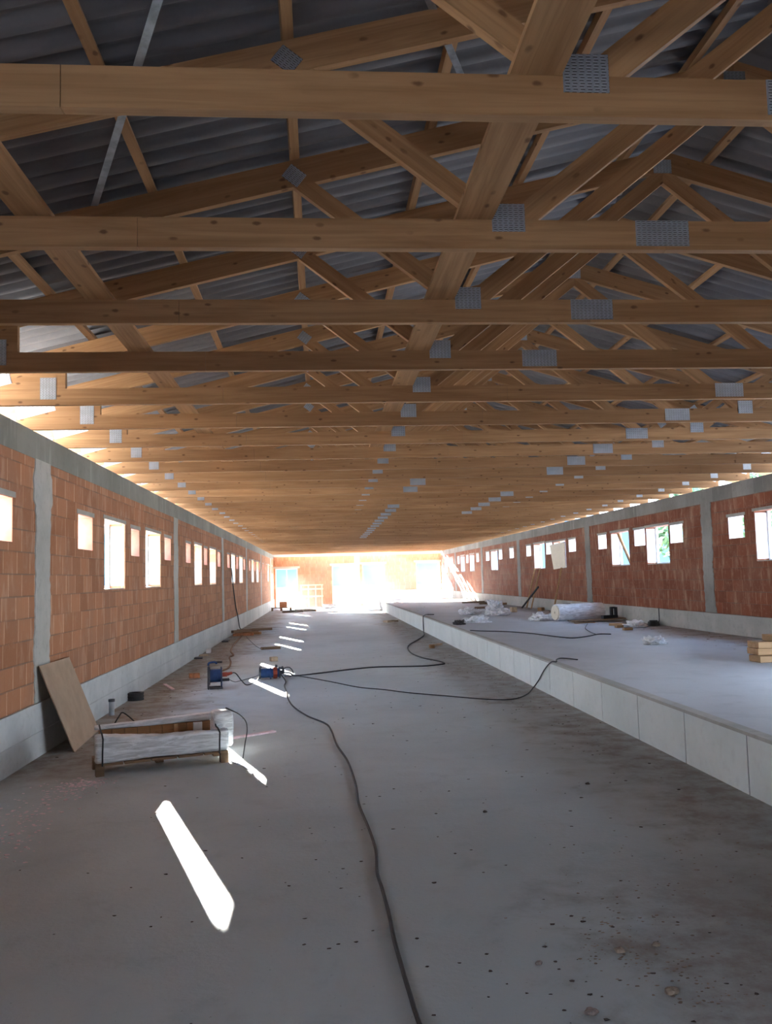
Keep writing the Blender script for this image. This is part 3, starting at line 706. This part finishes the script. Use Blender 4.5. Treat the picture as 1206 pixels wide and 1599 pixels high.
# cables
CR = .0105
def cab(pts, z=None): return [(p[0],p[1],(p[2] if len(p)>2 else CR+.001)) for p in pts]
wire('power_cable', cab([(-.78,16.0,.1),(-.66,15.4,.03),(-.66,14.9),(-.6,14.18),(-.55,13.41),(-.43,12.45),(-.21,11.53),(.03,10.88),(.1,10.36),(.15,9.45),(.24,8.61),(.28,7.68),(.28,6.97),(.32,6.32),(.34,5.8),(.32,5.37),(.33,5.1),(.34,4.72),(.34,4.4),(.35,4.05),(.36,3.81),(.37,3.6),(.4,3.2),(.43,2.6),(.5,1.8)]), .011, M['black'], 'black cable winding along the floor from the lying reel to the viewer', 'cable', 'power cables')
wire('power_cable', cab([(-.74,15.95,.12),(-.62,16.1,.1),(-.49,16.36),(-.04,16.65),(.48,17.06),(1.02,17.37),(1.42,17.37),(2.07,17.27),(2.51,17.51),(2.59,17.75),(2.53,18.18),(2.29,19.02),(2.17,20.21),(2.23,21.68),(2.41,22.88),(2.73,24.16),(3.2,26.13),(3.42,27.9,.03),(3.445,28.15,.25),(3.445,28.1,.50),(3.5,28.3,.525),(3.7,29.2,.523),(3.95,29.1,.523)]), .016, M['black'], 'black cable looping back from the reel and climbing the kerb far away', 'cable', 'power cables')
wire('power_cable', cab([(-.72,15.9,.09),(-.55,16.2,.03),(-.4,16.23),(.19,15.15),(.61,14.32),(1.02,13.88),(1.39,13.39),(1.93,12.87),(2.43,12.4),(2.79,12.3),(3.1,12.69),(3.36,13.3,.02),(3.442,13.25,.14),(3.444,12.85,.36),(3.442,12.45,.515),(3.5,12.36,.528),(3.6,12.7,.524),(3.74,12.89,.524),(3.9,12.6,.524)]), .009, M['black'], 'thin black cable curving across the floor and over the near kerb', 'cable', 'power cables')
wire('power_cable', cab([(3.6,20.1,ZK+.012),(3.81,19.78,ZK+.012),(4.29,19.3,ZK+.012),(4.67,18.42,ZK+.012),(4.92,17.27,ZK+.012),(5.12,16.79,ZK+.012),(5.57,17.15,ZK+.012),(5.93,17.59,ZK+.012),(6.15,17.45,ZK+.012)]), .012, M['black'], 'black cable lying in a shallow curve on the raised platform', 'cable', 'power cables')
wire('power_cable', cab([(6.9,21.3,ZK+.01),(6.66,20.65,ZK+.01),(6.26,19.5,ZK+.01),(5.97,18.24,ZK+.01),(5.88,17.65,ZK+.01)]), .008, M['darkgrey'], 'thin cable running from under the white roll across the platform', 'cable', 'power cables')
wire('power_cable', cab([(-1.6,14.98,.25),(-1.52,15.05,.24),(-1.42,15.1,.1),(-1.33,15.2),(-1.2,15.6,.03),(-1.15,15.9,.08)]), .010, M['black'], 'short black cable from the red plug to the lying reel', 'cable', 'power cables')
wire('power_cable', cab([(-1.62,14.98,.14),(-1.56,15.3,.06),(-1.5,15.9),(-1.3,16.4),(-1.22,16.5,.03),(-1.16,16.12,.05)]), .006, M['black'], 'thin black cable looped on the floor between the two reels', 'cable', 'power cables')
wire('power_cable', cab([(-.74,16.05,.17),(-.68,16.12,.2),(-.6,16.2,.18),(-.55,16.3,.08),(-.6,16.2,.02),(-.7,16.0,.05)]), .009, M['black'], 'small black cable loop standing at the red end of the lying reel', 'cable', 'power cables')
wire('brown_hose', cab([(-2.75,31.0,.02),(-2.63,27.4,.02),(-2.54,24.75,.02),(-2.39,22.53,.02),(-2.2,21.34,.02),(-2.24,20.8,.02),(-2.08,19.53,.02),(-1.99,18.25,.02),(-2.1,17.4,.02)]), .02, M['old_wood'], 'brown dusty hose running along the left wall to the scrap pile', 'hose')
wire('power_cable', cab([(-2.5,28.6),(-2.43,27.9),(-1.91,24.48),(-1.63,23.04)]), .008, M['darkgrey'], 'thin straight cable leading from the scrap pile to the plank', 'cable', 'power cables')
wire('power_cable', [(XL+.024,29.75,2.32),(XL+.024,29.9,2.2),(XL+.022,30.4,1.6),(XL+.024,31.2,.9),(XL+.054,31.6,.55),(XL+.06,32.2,.1),(XL+.15,32.6,.03)], .018, M['black'], 'black cable hanging down the left wall from a window', 'cable', 'power cables')

# far left: pallets and planks, trestle
pf = empty('wooden_pallet', (-3.0,51.5,0), .05); tag(pf, 'dark wooden pallet far away beside the left wall', 'pallet')
for i in range(5): mb = MB(); mb.box((0,i*.2,.15),(1.25,i*.2+.17,.19)); mb.build('deck_board', M['bark'], pf)
for x in (0,.55,1.13): mb = MB(); mb.box((x,0,0),(x+.12,.97,.149)); mb.build('block', M['bark'], pf)
blk('brick_stack', -2.3,51.9,(.4,.4,.36),.3,M['terracotta'],'small dark stack standing on the far pallet','stack',z=.191)
for i,(x,y,l,a,m_,z) in enumerate(((-1.6,48.4,1.2,.1,'bark',.001),(-1.0,49.4,1.5,.3,'bark',.001),(-.95,50.9,1.2,.1,'bark',.001))):
    blk('wood_plank', x,y,(l,.25,.1),a,M[m_],('nearest dark plank on the floor before the far pallet','long dark plank right of the far pallet','hindmost dark plank right of the far pallet')[i],'plank',group='planks near the far pallet')
tr = empty('timber_frame', (-1.30,55.6,0), 0); tag(tr, 'pale timber trestle frame standing in front of the far wall', 'trestle')
for i,x in enumerate((0,.48,.96,1.38)):
    mb = MB(); mb.box((x,0,0),(x+.08,.08,1.45)); mb.build('leg', M['planed'], tr)
mb = MB(); mb.box((-.02,-.02,1.451),(1.5,.1,1.53)); mb.build('top_rail', M['planed'], tr)
for z in (1.18,.70):
    mb = MB(); mb.box((-.02,-.041,z),(1.5,-.001,z+.1)); mb.build('cross_rail', M['planed'], tr)
crinkle(.85,.5,.28,16,.05,4,.05).build('white_bundle', M['plastic_sheet'], loc=(.15,53.6,.001)); o = bpy.data.objects['white_bundle']; tag(o, 'white bundle on the floor between the far doorways', 'bundle')

# ------------------------------------------------------------------ platform things
def crumple(name, x, y, z, sx, sy, sz, seed, label, cat, mat='plastic_sheet', group=None):
    bm = bmesh.new(); bmesh.ops.create_icosphere(bm, subdivisions=5, radius=1)
    for v in bm.verts:
        p = v.co.copy(); n1 = noise.noise(p*1.6+Vector((seed,0,0))); n2 = abs(noise.noise(p*2.6+Vector((0,seed,0)))); n3 = abs(noise.noise(p*4.2+Vector((0,0,seed))))
        r_ = 1+.55*n1+.35*n2-.25*n3
        v.co = Vector((p.x*sx*r_, p.y*sy*r_, max((p.z*.8+.35)*sz*(r_+.5*n2),0)))
    me = bpy.data.meshes.new(name); bm.to_mesh(me); bm.free(); me.materials.append(M[mat]); me.shade_smooth()
    o = bpy.data.objects.new(name, me); COL.objects.link(o); o.location = (x,y,z+.001); return tag(o, label, cat, group)
G_ = 'crumpled plastic sheets on the platform'
crumple('plastic_sheet', 5.15,28.8,ZK,.34,.42,.15,1.3,'crumpled white plastic sheet at the left of the litter on the platform','plastic sheet',group=G_)
crumple('plastic_sheet', 6.40,30.6,ZK,.27,.4,.27,4.1,'highest crumpled white plastic heap in the litter on the platform','plastic sheet',group=G_)
crumple('plastic_sheet', 5.85,27.4,ZK,.33,.36,.16,7.7,'middle crumpled white plastic heap in the litter on the platform','plastic sheet',group=G_)
crumple('plastic_sheet', 4.40,23.5,ZK,.36,.3,.12,2.9,'flat crumpled plastic sheet close to the kerb','plastic sheet',group=G_)
crumple('dark_rag', 3.80,22.9,ZK,.16,.25,.08,6.2,'dark crumpled rag at the kerb end of the flat plastic sheet','rag','darkgrey')
crumple('plastic_bag', 6.12,15.05,ZK,.20,.24,.10,9.4,'white crumpled plastic bag alone on the near platform','plastic bag')
crumple('plastic_bag', 7.52,19.6,ZK,.24,.3,.10,12.4,'white crumpled bag on the dirt beside the right plinth','plastic bag')
for i,(x,y,l,a) in enumerate(((7.4,40.2,1.1,.02),(7.75,38.0,.95,-.05),(8.1,36.9,1.0,.15),(6.4,33.1,.5,.3))):
    blk('wood_plank', x,y,(l,.2,.08),a,M['old_wood'],('farthest dark plank on the platform near the right wall','second dark plank behind the white litter','dark plank at the right end of the planks behind the litter','short dark plank behind the plastic litter')[i],'plank',z=ZK+.001,group='planks on the platform')
blk('wood_block',6.8,29.2,(.2,.2,.18),.2,M['paper'],'pale wooden cube on the platform right of the plastic litter','block',z=ZK+.001)
blk('wood_block',7.9,29.6,(.18,.18,.12),.6,M['timber_pale'],'yellowish wood offcut near the foot of the leaning rods','block',z=ZK+.001)
# white roll
rr_ = empty('white_roll', (6.55,23.0,ZK+.001), .28); tag(rr_, 'thick white wrapped roll lying on the platform by the right wall', 'roll')
mb = MB(); R1 = .235
vs = []; n = 28; seg = 24
for i in range(seg+1):
    for k in range(n):
        a = 2*PI*k/n; q = 1+.03*noise.noise(Vector((i*.4,math.cos(a)*2,math.sin(a)*2)))
        vs.append((1.5*i/seg, math.cos(a)*R1*q, max(R1+math.sin(a)*R1*q,0)))
fs = [(i*n+k,i*n+(k+1)%n,(i+1)*n+(k+1)%n,(i+1)*n+k) for i in range(seg) for k in range(n)]+[tuple(seg*n+k for k in range(n)), tuple(range(n))]
mb.poly(vs, fs); mb.build('film_roll', M['plastic_sheet'], rr_, smooth=False)
mb = MB(); mb.ring((-.03,0,R1),(-.001,0,R1),.20,.03); o = mb.build('roll_end', M['cream'], rr_); o['label'] = 'cream coloured cut end'
for x,a0 in ((.28,.9),(.36,.5),(1.2,1.2)):
    mb = MB(); mb.box((x,-.05+.04*a0,R1*2-.02),(x+.12,.03+.04*a0,R1*2+.008)); mb.build('print', M['darkgrey'], rr_)
crumple('plastic_sheet', 6.3,23.6,ZK,.3,.3,.15,15.1,'crumpled white sheet spilling left of the thick white roll','plastic sheet',group=G_)
mb = MB(); mb.box((0,-.28,0),(1.45,.28,.02)); tag(mb.build('wood_sheet', M['old_wood'], loc=(6.75,22.2,ZK+.02), rot=(0,-.03,.1)), 'brown wooden sheet lying in front of the white roll', 'board')
blk('wood_batten',6.95,21.7,(.55,.1,.018),.1,M['timber_pale'],'pale batten under the front of the brown wooden sheet','batten',z=ZK+.001)
tl = empty('power_tool', (7.86,22.25,ZK+.075), .3); tag(tl, 'black tool with an upright handle standing right of the white roll', 'tool')
mb = MB(); mb.box((-.28,-.06,0),(.2,.06,.09)); mb.build('body', M['black'], tl, bevel=.01)
mb = MB(); mb.box((.0,-.04,.0901),(.06,.04,.26)); mb.box((.2-.06,-.04,.0901),(.2,.04,.30)); mb.box((.0,-.04,.2601),(.139,.04,.31)); mb.build('handle', M['black'], tl)
for i,(x,y,l,a) in enumerate(((7.3,20.25,.42,-1.0),(7.1,19.55,.2,.3),(6.95,18.6,.22,.2))): blk('wood_offcut', x,y,(l,.09,.06),a,M['timber_pale'],('pale stick beside the white bag at the right plinth','pale offcut left of the white bag at the right plinth','nearest pale offcut in front of the white bag')[i],'offcut',z=ZK+.001,group='offcuts near the white bag')
mb = MB(); mb.cyl((0,0,0),(0,0,.1),.15,20,.13); mb.cyl((0,0,.1001),(0,0,.13),.10,16); tag(mb.build('dark_bucket_lid', M['black'], loc=(8.07,19.85,ZK+.001)), 'round black lid lying against the right plinth', 'lid')
wire('hose', [(XR-.06,20.0,.93),(XR-.06,20.0,.8),(XR-.07,20.0,.6),(8.16,19.95,.53)], .012, M['darkgrey'], 'thin dark cord hanging down the right plinth to the black lid', 'cord')
# timber stack at the right edge
for i,(z,x0,y0) in enumerate(((0,6.16,11.4),(.095,6.20,11.52),(.19,6.20,11.5),(.285,6.40,11.45))):
    blk('timber_beam', x0+.6,y0+.18,(1.2,.30,.09),.02,M['timber_pale'],('lowest pale beam of the stack at the right edge','second pale beam of the stack at the right edge','third pale beam of the stack at the right edge','top pale beam of the stack at the right edge')[i],'beam',z=ZK+.001+z,group='timber stack on the platform')
# rods leaning on the right wall
def rod(p, q, r, mat, label, name='leaning_rod', cat='rod', g=None):
    mb = MB(); mb.cyl(p,q,r,8); return tag(mb.build(name, mat), label, cat, g)
rod((7.95,31.9,ZK+.02),(8.30,31.75,2.05),.03,M['timber_pale'],'left pale rod of the pair leaning under a right-hand window',g='rods leaning on the right wall')
rod((7.95,31.2,ZK+.02),(8.30,31.0,2.05),.027,M['timber_pale'],'right pale rod of the pair leaning under a right-hand window',g='rods leaning on the right wall')
rod((7.80,32.0,ZK+.04),(8.12,30.7,1.35),.035,M['black'],'black stick leaning crosswise beside the two rods',g='rods leaning on the right wall')
rod((8.0,28.35,ZK+.02),(8.26,28.05,2.03),.03,M['timber_pale'],'single prop supporting the cream panel in the window',name='wood_prop',cat='prop')
# cream panel covering a right window, plank standing in another
mb = MB(); mb.poly([(0,0,.82),(0,1.85,.78),(0,1.45,-.10),(0,.0,-.04),(-.03,0,.82),(-.03,1.85,.78),(-.03,1.45,-.10),(-.03,.0,-.04)], [(0,1,2,3),(7,6,5,4),(0,4,5,1),(1,5,6,2),(2,6,7,3),(3,7,4,0)])
tag(mb.build('cream_panel', M['cream'], loc=(XR-.012,27.72,2.08)), 'cream board propped over a right-hand window', 'panel')
rod((XR+.1,22.05,2.02),(XR+.1,22.95,2.9),.045,M['timber_pale'],'pale plank standing slanted in a right-hand window',name='slanted_plank',cat='plank')

# ------------------------------------------------------------------ floor litter
def flakes(name, spots, n, mat, size, label, cat, seed, z=0.0, thick=.25, xr=(-3.0,3.4)):
    rr = random.Random(seed); mb = MB()
    for i in range(n):
        cx, cy, sx, sy = rr.choice(spots); x = rr.gauss(cx, sx); x = min(max(x, xr[0]), xr[1]); y = rr.gauss(cy, sy); s_ = size*rr.uniform(.35,1.3); a = rr.uniform(0,PI); t = s_*thick*rr.uniform(.4,1.2)
        k = rr.choice((4,5,6)); pts = [(x+math.cos(a+2*PI*j/k)*s_*rr.uniform(.5,1.1), y+math.sin(a+2*PI*j/k)*s_*rr.uniform(.3,.8)) for j in range(k)]
        mb.poly([(p[0],p[1],z+.0005) for p in pts]+[(p[0]+rr.uniform(-.2,.2)*s_,p[1],z+t*rr.uniform(.5,1.3)) for p in pts], [tuple(range(k-1,-1,-1)), tuple(range(k,2*k))]+[(j,(j+1)%k,k+(j+1)%k,k+j) for j in range(k)])
    return tag(mb.build(name, M[mat]), label, cat, kind='stuff')
flakes('foam_crumbs', [(-2.3,8.0,.12,.2),(-2.45,7.3,.15,.5),(-2.35,6.5,.15,.3),(-2.2,8.2,.1,.08)], 420, 'pink', .018, 'pinkish white foam crumbs strewn on the floor at lower left', 'crumbs', 1)
flakes('leaf_litter', [(.5,5,1.5,1.2),(1.2,7,1.2,2),(1.4,10,1.3,3),(-.5,6,1,1.5),(1.3,3.8,.5,.4),(1.0,14,1.5,4),(0,22,1.5,6)], 330, 'leaf', .014, 'dark leaf bits scattered over the floor', 'litter', 2)
flakes('wood_chips', [(1.42,4.1,.1,.12),(1.55,4.3,.2,.25),(1.65,3.75,.15,.15),(1.9,4.6,.3,.3),(2.4,13.7,.5,1.5),(2.2,17,.4,2),(3.0,21,.3,2.5),(2.3,5.0,.4,.5)], 520, 'chip', .010, 'pale wood chips and crumbs on the floor along the kerb', 'chips', 3)
flakes('dirt_crumbs', [(-2.4,12,.4,2),(-2.5,18,.3,4),(-2.5,26,.3,4),(-2.4,34,.5,4),(3.0,12,.3,3),(2.8,18,.4,4),(3.1,28,.3,6)], 500, 'leaf', .016, 'dirt crumbs along the left wall and the kerb', 'crumbs', 4)
flakes('platform_crumbs', [(7.6,14,.4,2),(7.6,20,.3,3),(7.4,28,.5,3),(6.5,33,1,3)], 200, 'chip', .03, 'crumbs on the platform along the right plinth', 'crumbs', 5, z=ZK-.003, xr=(3.7,8.2))
def stone(x, y, r_, seed, label, mat='stone', name='stone', g='stones on the floor'):
    bm = bmesh.new(); bmesh.ops.create_icosphere(bm, subdivisions=3, radius=1)
    for v in bm.verts:
        p = v.co.copy(); k = 1+.35*noise.noise(p*1.3+Vector((seed,0,0)))+.12*noise.noise(p*4+Vector((0,seed,0)))
        v.co = Vector((p.x*r_*1.4*k, p.y*r_*k, max(p.z*r_*.8*k+r_*.45, 0)))
    me = bpy.data.meshes.new(name); bm.to_mesh(me); bm.free(); me.materials.append(M[mat])
    o = bpy.data.objects.new(name, me); COL.objects.link(o); o.location = (x,y,.0005); return tag(o, label, 'stone', g)
stone(1.50,3.70,.022,1,'largest pale stone on the muddy floor at lower right','chip')
stone(1.10,3.58,.02,2,'reddish stone on the floor at the bottom of the picture')
stone(1.42,4.12,.018,3,'pale clod in the muddy patch at lower right','chip')
stone(1.62,4.16,.014,4,'small pale pebble in the muddy patch at lower right','chip')
stone(1.0,4.05,.012,5,'dark pebble left of the muddy patch')
stone(1.25,6.6,.012,6,'dark clod on the floor midway to the kerb','leaf')
stone(2.3,7.3,.013,7,'dark clod close to the kerb','leaf')
for i,(x,y,s_,a,m_,lb) in enumerate(((3.05,22.3,(.5,.12,.05),.9,'paper','pale stick on the floor at the foot of the kerb'),(2.85,21.6,(.12,.1,.09),.3,'timber_pale','small yellow offcut on the floor near the kerb'),(2.9,34.8,(.6,.3,.08),.6,'paper','far pale scraps on the floor along the kerb'))):
    blk('wood_offcut', x,y,s_,a,M[m_],lb,'offcut')

# ------------------------------------------------------------------ trees outside the right wall
def tree(x, y, h, seed, label):
    e_ = empty('tree', (x,y,-.31)); tag(e_, label, 'tree', 'trees outside the right wall')
    mb = MB(); mb.cyl((0,0,0),(0,0,h*.5),.16,10,.1); mb.build('trunk', M['bark'], e_)
    rr = random.Random(seed); mb = MB()
    for i in range(900):
        p = Vector((rr.gauss(0,1),rr.gauss(0,1),rr.gauss(0,1))).normalized()*rr.uniform(.5,1)**.5
        c_ = Vector((p.x*h*.3,p.y*h*.3,h*.62+p.z*h*.36)); s_ = h*.035; a = Vector((rr.gauss(0,1),rr.gauss(0,1),rr.gauss(0,1))).normalized()*s_; b_ = a.orthogonal().normalized()*s_*.7
        mb.poly([c_-a,c_-b_,c_+a,c_+b_], [(0,1,2,3)])
    mb.build('crown', M['foliage'], e_)
tree(17,27,6.5,1,'leafy tree outside, seen through the nearest right-hand window')
tree(22,38,7.5,2,'leafy tree outside, seen through the small opening beside the nearest right column')
tree(24,52,8,3,'tree outside, seen through the openings right of centre')

# ------------------------------------------------------------------ thin haze volume added at the far end, mostly for camera glare
hz = bpy.data.materials.new('glare_haze'); hz.use_nodes = True; ht = hz.node_tree; ht.nodes.clear()
ho = ht.nodes.new('ShaderNodeOutputMaterial'); hv = ht.nodes.new('ShaderNodeVolumeScatter')
hv.inputs['Density'].default_value = .0035; hv.inputs['Anisotropy'].default_value = .7
ht.links.new(hv.outputs[0], ho.inputs['Volume'])
mb = MB(); mb.box((XL+.06,41.0,.02),(XR-.06,Y1-.1,3.55)); o = mb.build('glare_haze', hz)
tag(o, 'thin haze volume added for camera glare near the far doorways', 'haze', kind='stuff')
